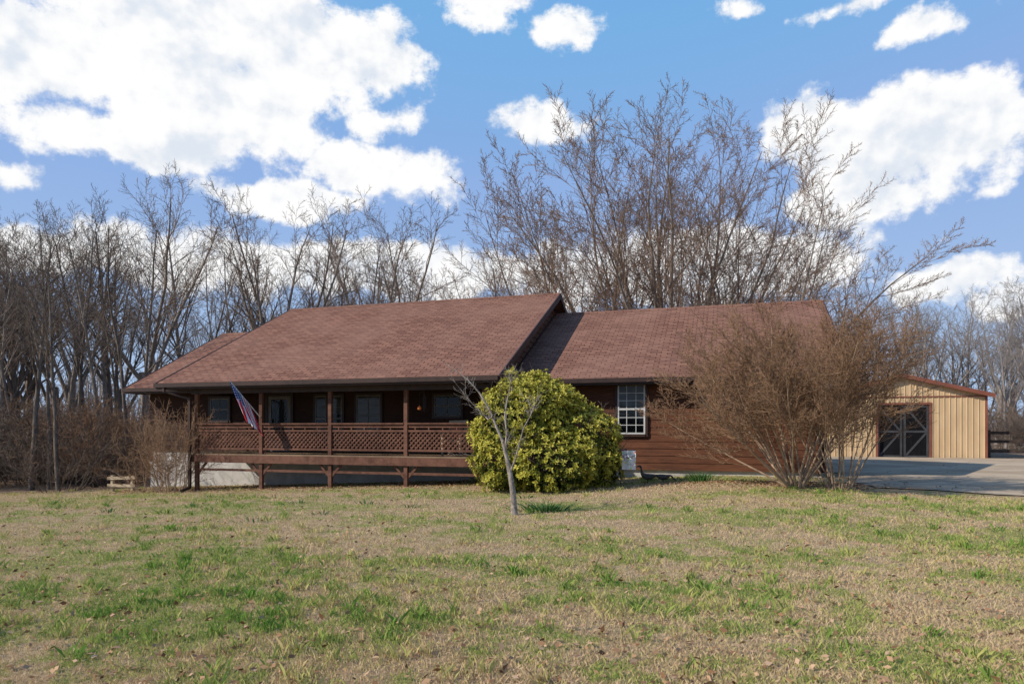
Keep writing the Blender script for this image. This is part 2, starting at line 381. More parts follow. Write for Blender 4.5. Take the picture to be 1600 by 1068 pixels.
def lap_y(mb,x0,x1,z0,z1,y,c=.2):
    z=z0
    while z<z1-.01:
        e=min(z+c,z1)
        mb.hexa([(x0,y-.022,z),(x1,y-.022,z),(x1,y+.1,z),(x0,y+.1,z),(x0,y-.006,e),(x1,y-.006,e),(x1,y+.1,e),(x0,y+.1,e)]); z=e
def lap_x(mb,rng,z0,z1,x,s=1,c=.2):
    z=z0
    while z<z1-.01:
        e=min(z+c,z1); a0,a1=rng(z); b0,b1=rng(e)
        if a1-a0<.02: break
        if b1<b0: b0=b1=(b0+b1)/2
        mb.hexa([(x-.1*s,a0,z),(x+.032*s,a0,z),(x+.032*s,a1,z),(x-.1*s,a1,z),(x-.1*s,b0,e),(x+.006*s,b0,e),(x+.006*s,b1,e),(x-.1*s,b1,e)]); z=e
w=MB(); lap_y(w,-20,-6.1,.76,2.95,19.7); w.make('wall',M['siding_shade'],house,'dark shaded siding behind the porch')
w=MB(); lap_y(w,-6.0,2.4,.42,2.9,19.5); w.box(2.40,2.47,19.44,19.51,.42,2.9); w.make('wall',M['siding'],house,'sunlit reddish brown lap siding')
def g_main(z):
    o=max(0,(z-2.75)/.4986); return (17.1+o+.02,30.9-o-.02)
w=MB(); lap_x(w,g_main,2.8,6.28,-6.12); w.make('wall',M['siding'],house,'siding gable above the lower roof')
w=MB(); lap_x(w,g_main,2.8,6.28,-16.85,-1); w.make('wall',M['siding'],house)
def g_wing(z):
    o=max(0,(z-2.75)/.5-.5); return (19.5+o,29.7-o)
w=MB(); lap_x(w,g_wing,.42,5.55,2.4); w.make('wall',M['siding'],house)
def g_add(z):
    o=max(0,(z-2.75)/.52-.6); return (19.7+o,28.2-o)
w=MB(); lap_x(w,g_add,.4,5.3,-20,-1); w.make('wall',M['siding'],house)
w=MB(); w.box(-20,2.4,29.6,29.75,-.6,2.9); w.box(-6.3,-6.15,19.8,29.5,.2,2.8); w.make('wall',M['siding'],house,'rear wall')
fd=MB(); fd.box(-20,-6.05,19.72,20.0,-.9,.76); fd.box(-6.0,2.37,19.56,19.8,-.3,.42); fd.box(2.2,2.37,19.8,29.6,-.3,.42); fd.box(-19.97,-19.8,20,29.6,-1,.4)
fd.make('foundation',M['concrete'],house,'gray block foundation')
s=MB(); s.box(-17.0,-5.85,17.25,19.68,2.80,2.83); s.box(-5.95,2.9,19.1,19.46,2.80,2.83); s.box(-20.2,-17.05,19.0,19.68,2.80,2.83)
s.make('ceiling',M['ceil'],house)

def window(x0,x1,z0,z1,y,frame='grayframe',cols=2,rows=2,blind=True,label=None,trim='trim',tw=.07,bm='blind'):
    t=MB()
    t.box(x0-tw,x0,y-.075,y-.0,z0-tw,z1+tw); t.box(x1,x1+tw,y-.075,y-.0,z0-tw,z1+tw)
    t.box(x0+.001,x1-.001,y-.073,y,z1,z1+tw); t.box(x0+.001,x1-.001,y-.10,y,z0-tw,z0)
    win=t.make('window',M[trim],house,label)
    f=MB(); zm=(z0+z1)/2; w_=.045
    f.box(x0+.002,x0+w_,y-.066,y-.035,z0+.002,z1-.002); f.box(x1-w_,x1-.002,y-.066,y-.035,z0+.002,z1-.002)
    for a,b in ((z0+.002,z0+w_),(z1-w_,z1-.002),(zm-.025,zm+.025)): f.box(x0+w_,x1-w_,y-.064,y-.035,a,b)
    for s_,(a,b) in enumerate(((z0+w_,zm-.025),(zm+.025,z1-w_))):
        for i in range(1,cols): xx=x0+(x1-x0)*i/cols; f.box(xx-.009,xx+.009,y-.060,y-.045,a,b)
        for i in range(1,rows): zz=a+(b-a)*i/rows; f.box(x0+w_,x1-w_,y-.0605,y-.0445,zz-.009,zz+.009)
    f.make('frame',M[frame],win)
    gq=MB(); gq.poly([(x0+.01,y-.05,z0+.01),(x1-.01,y-.05,z0+.01),(x1-.01,y-.05,z1-.01),(x0+.01,y-.05,z1-.01)]); gq.make('pane',M['glass'],win)
    bk=MB(); bk.box(x0,x1,y-.036,y-.033,z0,z1); bk.make('dark_interior',M['dark'],win)
    if blind:
        bl=MB(); zz=z0+ (0.02 if blind is True else (z1-z0)*blind)
        while zz<z1-.03:
            bl.hexa([(x0+.04,y-.046,zz),(x1-.04,y-.046,zz),(x1-.04,y-.038,zz+.02),(x0+.04,y-.038,zz+.02),(x0+.04,y-.0465,zz+.003),(x1-.04,y-.0465,zz+.003),(x1-.04,y-.0385,zz+.023),(x0+.04,y-.0385,zz+.023)]); zz+=.032
        bl.make('blind',M[bm],win)
    return win
YW=19.7
window(-17.3,-16.5,1.85,2.62,YW,blind=False,rows=1,cols=2)
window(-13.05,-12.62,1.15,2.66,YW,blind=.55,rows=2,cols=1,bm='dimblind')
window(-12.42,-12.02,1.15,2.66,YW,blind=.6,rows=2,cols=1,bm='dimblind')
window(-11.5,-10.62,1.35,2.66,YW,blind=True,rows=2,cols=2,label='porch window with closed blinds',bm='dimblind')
window(-8.75,-7.85,1.95,2.62,YW,blind=False,rows=1,cols=2)
window(-2.98,-2.2,1.42,2.84,19.5,blind=.3,rows=3,cols=3,frame='white',label='white framed grid window in the sunlit wall')
dr=MB(); dr.box(-14.98,-14.88,YW-.09,YW,.8,2.78); dr.box(-13.98,-13.88,YW-.09,YW,.8,2.78); dr.box(-14.88,-13.98,YW-.088,YW,2.68,2.78)
door=dr.make('door',M['trim'],house,'storm door with a large glass pane')
f=MB(); f.box(-14.87,-14.75,YW-.075,YW-.04,.81,2.67); f.box(-14.11,-13.99,YW-.075,YW-.04,.81,2.67); f.box(-14.75,-14.11,YW-.074,YW-.04,.81,1.15); f.box(-14.75,-14.11,YW-.074,YW-.04,2.55,2.67)
f.make('frame',M['grayframe'],door)
f=MB(); f.poly([(-14.76,YW-.06,1.14),(-14.10,YW-.06,1.14),(-14.10,YW-.06,2.56),(-14.76,YW-.06,2.56)]); f.make('pane',M['glass'],door)
f=MB(); f.box(-14.76,-14.1,YW-.05,YW-.036,1.14,2.56); f.make('inner_door',M['dark'],door)
f=MB(); f.box(-14.72,-14.69,YW-.11,YW-.08,1.75,1.88); f.box(-14.72,-14.69,YW-.082,YW-.074,1.72,1.91); f.make('handle',M['metal_dark'],door)

# porch
PX=[-15.9,-13.5,-11.1,-8.65,-6.3]; PY=17.5; DZ=.8
dk=MB(); yy=17.43
while yy<19.66:
    dk.box(-16.0,-6.2,yy,min(yy+.137,19.66),DZ-.04,DZ+random.uniform(-.002,.002)); yy+=.143
porch=dk.make('porch',M['deck'],house,'raised timber porch deck with lattice railing')
bm_=MB(); bm_.box(-16.0,-6.2,17.40,17.44,.53,DZ-.042); bm_.box(-16.03,-16.0,17.40,19.6,.53,DZ-.042); bm_.box(-6.2,-6.17,17.40,19.6,.53,DZ-.042)
for xx in np.arange(-15.8,-6.3,.6): bm_.box(xx,xx+.04,17.45,19.6,.58,DZ-.05)
bm_.make('rim_beam',M['porch_wood'],porch)
bm_=MB(); bm_.box(-16.1,-6.1,17.44,17.56,2.66,2.81); bm_.box(-16.1,-16.0,17.57,19.6,2.66,2.80); bm_.make('header_beam',M['trim'],porch)
for i,xx in enumerate(PX):
    p=MB(); gz=Hf(xx,PY)-.15
    p.box(xx-.06,xx+.06,PY-.053,PY+.053,gz,2.659)
    if i: p.beam((xx-.05,PY,.18),(xx-.38,PY,.55),.07,.05,(0,1,0))
    if i<4: p.beam((xx+.05,PY,.18),(xx+.38,PY,.55),.07,.05,(0,1,0))
    p.make('post',M['porch_wood'],porch,bevel=.008)
def lattice(mb,a,b,z0,z1,y,sp=.14,wd=.042):
    hgt=z1-z0
    for s_,yo in ((1,0),(-1,.012)):
        c=a-hgt
        while c<b:
            k0=max(0,a-c); k1=min(hgt,b-c)
            if k1-k0>.03:
                za=z0+k0 if s_==1 else z1-k0; zb=z0+k1 if s_==1 else z1-k1
                mb.beam((c+k0,y+yo,za),(c+k1,y+yo,zb),.010,wd,(0,0,1))
            c+=sp
for a,b in zip(PX[:-1],PX[1:]):
    r=MB(); a_=a+.062; b_=b-.062
    r.box(a_,b_,PY-.07,PY+.07,1.70,1.74); r.box(a_,b_,PY-.02,PY+.02,1.60,1.697); r.box(a_,b_,PY-.03,PY+.03,1.48,1.54); r.box(a_,b_,PY-.03,PY+.03,.93,.99)
    for k in np.arange(a_+.2,b_-.1,.42): r.box(k,k+.035,PY-.018,PY+.018,1.541,1.599)
    rr=r.make('railing',M['porch_wood'],porch)
    l=MB(); lattice(l,a_,b_,.991,1.479,PY-.006); l.make('lattice',M['porch_wood'],porch)
    u=MB(); zz=.27; u.box(a_,b_,PY-.02,PY+.02,zz,zz+.07); u.make('under_rail',M['porch_wood'],porch)
r=MB(); r.box(-15.97,-15.83,17.57,19.6,1.70,1.74); r.box(-15.92,-15.88,17.57,19.6,1.5,1.56); r.box(-15.92,-15.88,17.57,19.6,.93,.99)
for k in np.arange(17.7,19.5,.14): r.box(-15.91,-15.89,k,k+.035,.99,1.5)
r.make('railing',M['porch_wood'],porch)
ds=MB(); zg=Hf(-16.1,17.4)
ds.beam((-16.75,17.03,2.9),(-16.75,17.03,2.72),.08,.06); ds.beam((-16.76,17.03,2.74),(-16.06,17.36,2.5),.06,.06); ds.beam((-16.06,17.36,2.53),(-16.06,17.36,zg+.1),.085,.07); ds.beam((-16.06,17.36,zg+.13),(-16.1,17.05,zg+.04),.085,.07)
ds.make('downspout',M['trim'],house)
ds=MB(); ds.beam((2.3,18.95,2.85),(2.3,19.4,2.6),.06,.06); ds.beam((2.3,19.4,2.62),(2.3,19.4,.35),.08,.06); ds.make('downspout',M['trim'],house)

# ---------------------------------------------------------------- garage
GZ=.17; gx0,gx1,gy0,gy1=4.4,11.25,36.1,44; gm=(gx0+gx1)/2
gar=thing('garage','tan ribbed metal garage with low brown roof and black barn doors','garage',(gm,gy0,GZ))
def gtop(x): return 3.12+ (1-abs(x-gm)/(gx1-gx0)*2)*.9
w=MB(); D0,D1,DT=6.82,8.95,2.68
w.prism([(gx0,gy0,GZ-.2),(D0,gy0,GZ-.2),(D0,gy0,gtop(D0)),(gx0,gy0,gtop(gx0))],(0,.06,0))
w.prism([(D1,gy0,GZ-.2),(gx1,gy0,GZ-.2),(gx1,gy0,gtop(gx1)),(D1,gy0,gtop(D1))],(0,.06,0))
w.prism([(D0,gy0,DT),(D1,gy0,DT),(D1,gy0,gtop(D1)),(gm,gy0,gtop(gm)),(D0,gy0,gtop(D0))],(0,.06,0))
w.box(gx0,gx0+.06,gy0+.07,gy1,GZ-.2,3.12); w.box(gx1-.06,gx1,gy0+.07,gy1,GZ-.2,3.12); w.box(gx0,gx1,gy1,gy1+.06,GZ-.2,3.12)
for xx in np.arange(gx0+.1,gx1-.05,.23):
    inside=D0-.06<xx<D1+.06
    zb=DT+.05 if inside else GZ-.1
    w.hexa([(xx-.03,gy0-.001,zb),(xx+.03,gy0-.001,zb),(xx+.012,gy0-.028,zb),(xx-.012,gy0-.028,zb),
            (xx-.03,gy0-.001,gtop(xx)),(xx+.03,gy0-.001,gtop(xx)),(xx+.012,gy0-.028,gtop(xx)),(xx-.012,gy0-.028,gtop(xx))])
for yy in np.arange(gy0+.3,gy1,.23): w.box(gx0-.025,gx0-.001,yy-.015,yy+.015,GZ-.1,3.12)
w.make('wall',M['tan_metal'],gar)
rf=MB()
for s_ in (-1,1):
    xe=gm+s_*(gx1-gx0+.5)/2; ze=3.12-.065
    rf.hexa([(gm,gy0-.25,4.06),(gm,gy1+.2,4.06),(xe,gy1+.2,ze+.04),(xe,gy0-.25,ze+.04),(gm,gy0-.25,4.12),(gm,gy1+.2,4.12),(xe,gy1+.2,ze+.1),(xe,gy0-.25,ze+.1)])
rf.make('roof',M['red_metal'],gar)
tr=MB()
for s_ in (-1,1):
    xe=gm+s_*(gx1-gx0+.52)/2
    tr.hexa([(gm,gy0-.28,3.95),(gm,gy0-.252,3.95),(xe,gy0-.252,2.96),(xe,gy0-.28,2.96),(gm,gy0-.28,4.13),(gm,gy0-.252,4.13),(xe,gy0-.252,3.14),(xe,gy0-.28,3.14)])
for xx in (gx0-.03,gx1-.07): tr.box(xx,xx+.1,gy0-.05,gy0-.03,GZ,3.1)
for xx in (D0-.1,D1): tr.box(xx,xx+.1,gy0-.05,gy0-.03,GZ,DT+.1)
tr.box(D0,D1,gy0-.049,gy0-.03,DT,DT+.1); tr.box(gx0,gx1,gy0-.04,gy0-.029,3.02,3.08)
tr.make('trim',M['red_metal'],gar)
dm=(D0+D1)/2
for a,b,inner in ((D0+.01,dm-.01,.14),(dm+.01,D1-.01,0)):
    p=MB(); p.box(a,b,gy0+.01+inner,gy0+.05+inner,GZ+.03,DT-.02); dd=p.make('door',M['black_door'],gar,'black barn door leaf with diagonal bracing')
    q=MB(); y0=gy0-.012+inner
    for xa in (a,b-.1): q.box(xa,xa+.1,y0,y0+.02,GZ+.04,DT-.03)
    mz=(GZ+DT)/2
    for zz in (GZ+.04,mz-.05,DT-.14): q.box(a+.101,b-.101,y0+.001,y0+.02,zz,zz+.1)
    q.beam((a+.1,y0+.012,GZ+.14),(b-.1,y0+.012,mz-.05),.012,.09,(0,0,1)); q.beam((b-.1,y0+.012,mz+.05),(a+.1,y0+.012,DT-.14),.012,.09,(0,0,1))
    q.make('brace',M['gray_door'],dd)
# fence
fc=thing('rail_fence','dark brown three rail wooden fence beside the garage','fence',(12,37,.15))
for i in range(8):
    xx=11.6+i*2.4; p=MB(); p.box(xx-.07,xx+.07,36.93,37.07,-.1,1.5); p.make('post',M['fence'],fc)
for zz in (.45,.9,1.3):
    p=MB(); p.box(11.5,28.6,36.87,36.925,zz,zz+.14); p.make('rail',M['fence'],fc)
bx,by=spot(192,23.2); bz=Hf(bx,by)
lf=thing('low_fence','short pale weathered wooden rail at the woodland edge','fence',(bx,by,bz))
for dx_ in (-.45,.42):
    p=MB(); p.box(bx+dx_-.045,bx+dx_+.045,by-.045,by+.045,bz-.1,bz+.52); p.make('post',M['rawwood'],lf)
for a,b in ((.18,.2),(.42,.47)):
    p=MB(); p.beam((bx-.6,by-.07,bz+a),(bx+.6,by-.07,bz+b),.03,.1); p.make('rail',M['rawwood'],lf)

# ---------------------------------------------------------------- small objects
def flag_mat():
    m,nt,b=new_mat('striped_flag_cloth')
    uv=nd(nt,'ShaderNodeUVMap'); sp=nd(nt,'ShaderNodeSeparateXYZ'); nt.links.new(uv.outputs[0],sp.inputs[0])
    u,v=sp.outputs[0],sp.outputs[1]
    s_=mth(nt,'MODULO',mth(nt,'FLOOR',mth(nt,'MULTIPLY',v,12.999)),2.0)
    c=mixc(nt,s_,(.60,.02,.03),(.72,.68,.66))
    can=mth(nt,'MULTIPLY',mth(nt,'LESS_THAN',u,.40),mth(nt,'GREATER_THAN',v,6/13))
    fx=mth(nt,'SUBTRACT',mth(nt,'FRACT',mth(nt,'MULTIPLY',u,15)),.5); fy=mth(nt,'SUBTRACT',mth(nt,'FRACT',mth(nt,'MULTIPLY',v,13*5/7)),.5)
    rr=mth(nt,'ADD',mth(nt,'MULTIPLY',fx,fx),mth(nt,'MULTIPLY',fy,fy))
    star=mth(nt,'LESS_THAN',rr,.06)
    c=mixc(nt,can,c,mixc(nt,star,(.015,.025,.11),(.75,.75,.75)))
    nt.links.new(c,b.inputs['Base Color']); b.inputs['Roughness'].default_value=.75
    return m
p0=Vector((-13.5,17.43,1.93)); p1=Vector((-13.95,16.62,3.0))
fl=thing('flag','red white and blue striped flag hanging limp on an angled pole','flag',p0)
me=tubes('pole',[([p0,p0.lerp(p1,.5),p1],[.013,.013,.012])],8); o=add_obj('pole',me,M['white'],fl); o.matrix_parent_inverse=Matrix.Translation(-p0)
nu,nv=40,26; V=[];UV=[]
cen=p0.lerp(p1,.65)
for i in range(nu+1):
    a=i/nu
    for j in range(nv+1):
        b=j/nv
        g=1-.2*float(sstep(0,.9,a))
        base=p0.lerp(p1,.98).lerp(p0.lerp(p1,.32),1-b)
        tx=base.x+(a**1.1)*.50+.03*a*math.sin(b*17+a*3)+(cen.x-base.x)*(1-g)*.5-(b-.5)*.06*a
        ty=cen.y+(base.y-cen.y)*g+.04*a*math.sin(b*23+1+a*4)
        tz=base.z-a*.92-b*.2*a
        V.append((tx,ty,tz)); UV.append((a,b))
F=[(i*(nv+1)+j,(i+1)*(nv+1)+j,(i+1)*(nv+1)+j+1,i*(nv+1)+j+1) for i in range(nu) for j in range(nv)]
me=np_mesh('cloth',V,F,smooth=True); ul=me.uv_layers.new(name='UVMap')
for l in me.loops: ul.data[l.index].uv=UV[l.vertex_index]
o=add_obj('cloth',me,flag_mat(),fl); o.matrix_parent_inverse=Matrix.Translation(-p0)
# garden flag on stand
bx,by=spot(983,16.3); bz=Hf(bx,by)
gf=thing('garden_flag','small white printed garden flag on a thin metal stand','garden flag',(bx,by,bz))
p=MB(); p.beam((bx-.2,by,bz-.1),(bx-.2,by,bz+.88),.012,.012); p.beam((bx-.2,by,bz+.87),(bx+.17,by,bz+.87),.012,.012); p.make('stand',M['metal_dark'],gf)
def print_mat():
    m,nt,b=new_mat('printed_flag'); tc=nd(nt,'ShaderNodeTexCoord')
    vo=nd(nt,'ShaderNodeTexVoronoi'); vo.inputs['Scale'].default_value=13; nt.links.new(tc.outputs['Object'],vo.inputs['Vector'])
    c=mixc(nt,ramp(nt,vo.outputs['Distance'],.3,.5),mixc(nt,.55,vo.outputs['Color'],(.6,.5,.42)),(.78,.78,.75))
    nt.links.new(c,b.inputs['Base Color']); b.inputs['Roughness'].default_value=.8; return m
p=MB(); n=8
for i in range(n):
    a,b=i/n,(i+1)/n; ya=by-.01+.012*math.sin(a*9); yb=by-.01+.012*math.sin(b*9)
    p.hexa([(bx-.17+.33*a,ya,bz+.40),(bx-.17+.33*b,yb,bz+.40),(bx-.17+.33*b,yb+.003,bz+.40),(bx-.17+.33*a,ya+.003,bz+.40),(bx-.17+.33*a,ya,bz+.86),(bx-.17+.33*b,yb,bz+.86),(bx-.17+.33*b,yb+.003,bz+.86),(bx-.17+.33*a,ya+.003,bz+.86)])
p.make('cloth',print_mat(),gf)
def goose(bx,by,s,flip,lab,bend):
    bz=Hf(bx,by); th=thing('goose_figurine',lab,'figurine',(bx,by,bz),'goose figurines by the house')
    if bend: prof=[(-.26,.20,.008),(-.2,.19,.03),(-.1,.17,.07),(0,.15,.085),(.1,.16,.07),(.16,.19,.04),(.2,.2,.026),(.25,.17,.02),(.28,.12,.022),(.31,.10,.026),(.34,.075,.014),(.37,.05,.004)]
    else: prof=[(-.26,.22,.008),(-.2,.2,.03),(-.1,.17,.07),(0,.16,.085),(.1,.19,.07),(.14,.25,.038),(.15,.32,.024),(.16,.38,.021),(.18,.42,.03),(.22,.425,.027),(.26,.41,.012),(.30,.40,.004)]
    pts=[Vector((flip*a*s,0,b*s)) for a,b,c in prof]; add_obj('body',tubes('body',[(pts,[c*s for a,b,c in prof])],10),M['goose'],th)
    for k in (-.03,.03):
        add_obj('leg',tubes('leg',[([Vector((flip*.0,k*s,.1*s)),Vector((0,k*s,.05*s)),Vector((flip*.01,k*s,-.01))],[.008]*3)],5),M['metal_dark'],th)
gx_,gy_=spot(1012,17.0); goose(gx_,gy_,1.0,-1,'dark painted goose figurine with its neck raised',False)
gx_,gy_=spot(1036,17.0); goose(gx_,gy_,.9,1,'dark painted goose figurine with its head lowered',True)
hf=thing('hanging_feeder','small orange glazed ornament hanging under the porch beam','ornament',(-8.3,17.62,2.1))  # orange hummingbird feeder on a cord, with no lamp inside
add_obj('cord',tubes('cord',[([Vector((0,0,.12)),Vector((0,0,.35)),Vector((0,0,.56))],[.004]*3)],4),M['metal_dark'],hf)
pr=[(0,.01),(.015,.045),(.05,.062),(.09,.05),(.115,.022),(.135,.012)]
add_obj('body',tubes('body',[([Vector((0,0,z)) for z,r in pr],[r for z,r in pr])],12),M['orange'],hf)
wc=thing('wind_chime','dark tube wind chime hanging in the porch opening','wind chime',(-8.25,17.85,2.2))
br=[([Vector((0.04*math.cos(a),.04*math.sin(a),.3)),Vector((.04*math.cos(a),.04*math.sin(a),.1)),Vector((.04*math.cos(a),.04*math.sin(a),-.05-.03*k))],[.008]*3) for k,a in enumerate(np.arange(0,6.2,1.26))]
add_obj('tubes',tubes('tube',br,6),M['metal_dark'],wc)
add_obj('cap',tubes('cap',[([Vector((0,0,.3)),Vector((0,0,.31)),Vector((0,0,.32)),Vector((0,0,.6))],[.005,.055,.05,.003])],10),M['trim'],wc)
def chair(cx,cy,lab):
    z=DZ; th=thing('porch_chair',lab,'chair',(cx,cy,z),'chairs on the porch')
    for a in (-.27,.27):
        p=MB(); p.box(cx+a-.025,cx+a+.025,cy-.27,cy-.22,z+.004,z+.62); p.beam((cx+a,cy+.22,z+.01),(cx+a,cy+.34,z+1.0),.05,.04)
        p.box(cx+a-.045,cx+a+.045,cy-.3,cy+.28,z+.621,z+.65); p.make('side_frame',M['rawwood'],th)
    p=MB(); p.box(cx-.24,cx+.24,cy-.25,cy+.2,z+.38,z+.42); p.make('seat',M['rawwood'],th)
    p=MB()
    for k in range(6): xx=cx-.21+k*.084; p.beam((xx,cy+.235,z+.44),(xx,cy+.335,z+.95),.055,.015,(0,1,0))
    p.beam((cx-.28,cy+.34,z+.98),(cx+.28,cy+.34,z+.98),.03,.08); p.make('backrest',M['rawwood'],th)
    p=MB(); p.box(cx-.2,cx+.2,cy+.1,cy+.2,z+.5,z+.92); p.make('cushion',M['cushion'],th,bevel=.04)
chair(-7.6,18.5,'pale wooden porch armchair with terracotta cushion')

# ---------------------------------------------------------------- vegetation generator
UP=Vector((0,0,1))
def grow(p,d,L,r,lvl,P,out):
    n=P['n'][lvl]; st=L/(n-1); pts=[p.copy()]; rad=[r]; dirs=[d.copy()]
    wob=P['wob'][lvl]; tr=P['trop'][lvl]; tip=P['tip'][lvl]
    q=p.copy(); dd=d.copy()
    for i in range(1,n):
        dd=(dd+Vector((random.gauss(0,wob),random.gauss(0,wob),random.gauss(0,wob)*.7))+UP*tr).normalized()
        q=q+dd*st; pts.append(q.copy()); dirs.append(dd.copy()); rad.append(max(r*(1-(1-tip)*i/(n-1)),P['rmin']*.7))
    out[lvl].append((pts,rad))
    if lvl+1>=len(P['n']): return
    k=P['kids'][lvl]; k=max(1,int(round(random.gauss(k,k*.12)))); s0=P['start'][lvl]
    az=random.random()*6.28
    for j in range(k):
        f=s0+(1-s0)*((j+random.random())/k); f=min(f,.999)
        x=f*(n-1); i=int(x); fr=x-i
        bp=pts[i].lerp(pts[min(i+1,n-1)],fr); bd=dirs[min(i+1,n-1)]; br_=rad[i]*(1-fr)+rad[min(i+1,n-1)]*fr
        az+=2.4+random.gauss(0,.5)
        side=bd.cross(UP)
        if side.length<.05: side=Vector((1,0,0))
        side.normalize(); side=Quaternion(bd,az)@side
        an=math.radians(random.uniform(*P['ang'][lvl]))
        cd=(bd*math.cos(an)+side*math.sin(an)).normalized()
        if cd.z<-.1: cd.z*=-.4; cd.normalize()
        cl=L*P['ratio'][lvl]*(1-P['fall']*(f-s0)/(1-s0+1e-6))*random.uniform(.7,1.25)
        cr=max(min(br_*P['rr'],br_),P['rmin'])
        grow(bp,cd,cl,cr,lvl+1,P,out)
def plant_meshes(key,P,stems,nwood=2):
    out=[[] for _ in P['n']]
    for (p,d,L,r) in stems: grow(Vector(p),Vector(d).normalized(),L,r,0,P,out)
    top=max(b[0][-1].z for lv in out for b in lv)
    wood=[b for lv in out[:nwood] for b in lv]; fine=[b for lv in out[nwood:] for b in lv]
    return (tubes(key+'_trunk',wood,6),tubes(key+'_crown',fine,3),top)
FOREST=dict(n=[10,6,5,3],wob=[.05,.12,.16,.2],trop=[.02,.07,.06,.03],tip=[.22,.25,.3,.4],kids=[14,9,7],start=[.38,.2,.15],ang=[(25,52),(25,52),(25,60)],ratio=[.34,.42,.42],fall=.5,rr=.5,rmin=.009)
VASE=dict(n=[5,9,6,5,3],wob=[.05,.07,.13,.16,.2],trop=[.0,.035,.05,.05,.03],tip=[.75,.2,.25,.3,.4],kids=[5,11,8,7],start=[.55,.25,.2,.15],ang=[(14,36),(22,46),(25,50),(25,60)],ratio=[1.8,.36,.42,.42],fall=.4,rr=.55,rmin=.009)
BIG=dict(n=[12,8,6,3],wob=[.06,.09,.13,.2],trop=[.018,.035,.04,.03],tip=[.12,.2,.25,.4],kids=[14,11,10],start=[.22,.2,.12],ang=[(22,48),(25,50),(25,58)],ratio=[.44,.36,.38],fall=.55,rr=.5,rmin=.0115)
def stemfan(n,amin,amax,L,r,rad=.3,bias=(0,0)):
    s=[]
    for i in range(n):
        az=i*2.4+random.random()*.6; a=math.radians(amin+(amax-amin)*((i+.5)/n)**.9)
        d=Vector((math.sin(a)*math.cos(az)+bias[0],math.sin(a)*math.sin(az)+bias[1],math.cos(a)))
        s.append(((rad*math.cos(az),rad*math.sin(az),0),d,L*random.uniform(.90,1.0)*(1-.06*i/n),r*random.uniform(.7,1.1)))
    return s
VAR={}
for i in range(4): VAR['f%d'%i]=plant_meshes('forest',FOREST,[((0,0,-.3),(random.gauss(0,.04),random.gauss(0,.04),1),14,random.uniform(.13,.2))])
for i in range(3): VAR['v%d'%i]=plant_meshes('vase',VASE,[((0,0,-.3),(random.gauss(0,.05),0,1),5.0,.25)])
VAR['big']=plant_meshes('big',BIG,stemfan(15,3,34,18.0,.17,.6),1)
VAR['big2']=plant_meshes('big',BIG,stemfan(6,6,36,15,.17,.3,(-.38,0)),1)
VAR['big3']=plant_meshes('big',BIG,stemfan(7,6,38,14.5,.16,.4,(.28,0)),1)
def tree(key,x,y,h,rot,bark,twig,label,group,cat='tree',name='bare_tree',sxy=1):
    s=h/VAR[key][2]; z=Hf(x,y)
    t=thing(name,label,cat,(x,y,z),group); t.scale=(s*sxy,s*sxy,s); t.rotation_euler=(0,0,rot)
    for part,me,mt in (('trunk',VAR[key][0],bark),('crown',VAR[key][1],twig)):
        if not me.materials: me.materials.append(None)
        o=bpy.data.objects.new(part,me); o.parent=t; col.objects.link(o)
        o.material_slots[0].link='OBJECT'; o.material_slots[0].material=mt
    return t
rnd=random.Random(11)
def clear_of_house(x,y): return (x<-21.6) or y>32.5 or x>14
GA='bare trees along the wood beside the house'; GB='bare trees standing behind the house'; GC='distant pale bare trees beyond the garage'
cnt=0
while cnt<50:
    u=rnd.uniform(-160,235); t=rnd.uniform(24,54); x,y=spot(u,t)
    if not clear_of_house(x,y): continue
    top=rnd.uniform(270,380)+max(0,(u-120))*.1; h=(668-top)/1067*t+1.8
    k=rnd.choice(['f0','f1','f2','f3','f0','f2','f1']) if t<34 else rnd.choice(['f0','f1','f2','f3','v1','v2'])
    dk_=rnd.random()<.6
    tree(k,x,y,h,rnd.random()*6.28,M['bark_d'] if dk_ else M['bark'],M['twig_d'] if dk_ else M['twig'],'tall slender bare tree in dense wood',GA,sxy=.9); cnt+=1
mid=[(240,38,262,'v0'),(290,46,300,'f1'),(330,44,318,'v2'),(415,40,272,'v1'),(465,43,290,'v0'),(378,50,330,'f2'),(530,46,298,'v2'),(585,48,305,'v1'),(630,52,318,'v0'),(680,50,330,'v2'),(740,54,345,'f3')]
for i,(u,t,top,k) in enumerate(mid):
    x,y=spot(u,t); h=(668-top)/1067*t+1.8
    tree(k,x,y,h,i*1.3+.4,M['bark'],M['twig'],'bare tree with ascending gray limbs above the roofline',GB,sxy=.95)
x,y=spot(1048,39); tree('big',x,y,(668-128)/1067*39+1.8,0.6,M['bark'],M['twig_r'],'very large multi-stemmed bare tree fanning above the house',GB,sxy=1.0)
x,y=spot(925,42); tree('big2',x,y,(668-245)/1067*42+1.8,0.3,M['bark'],M['twig_r'],'bare tree leaning out over the roof ridge',GB)
x,y=spot(1165,38); tree('big3',x,y,(668-260)/1067*38+1.8,0.2,M['bark'],M['twig_r'],'wide spreading bare tree reaching toward the garage',GB,sxy=.95)
for i in range(20):
    u=rnd.uniform(230,1330); t=rnd.uniform(56,82); x,y=spot(u,t); top=rnd.uniform(355,460); h=(668-top)/1067*t+1.8
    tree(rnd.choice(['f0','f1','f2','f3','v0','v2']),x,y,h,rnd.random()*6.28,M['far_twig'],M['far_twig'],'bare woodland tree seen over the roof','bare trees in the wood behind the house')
for i in range(28):
    u=rnd.uniform(1290,1760); t=rnd.uniform(52,85); x,y=spot(u,t); top=rnd.uniform(415,540); h=(668-top)/1067*t+1.8
    tree(rnd.choice(['f0','f1','v0','v1','v2']),x,y,h,rnd.random()*6.28,M['far_twig'],M['far_twig'],'pale hazy bare tree beyond the garage',GC)
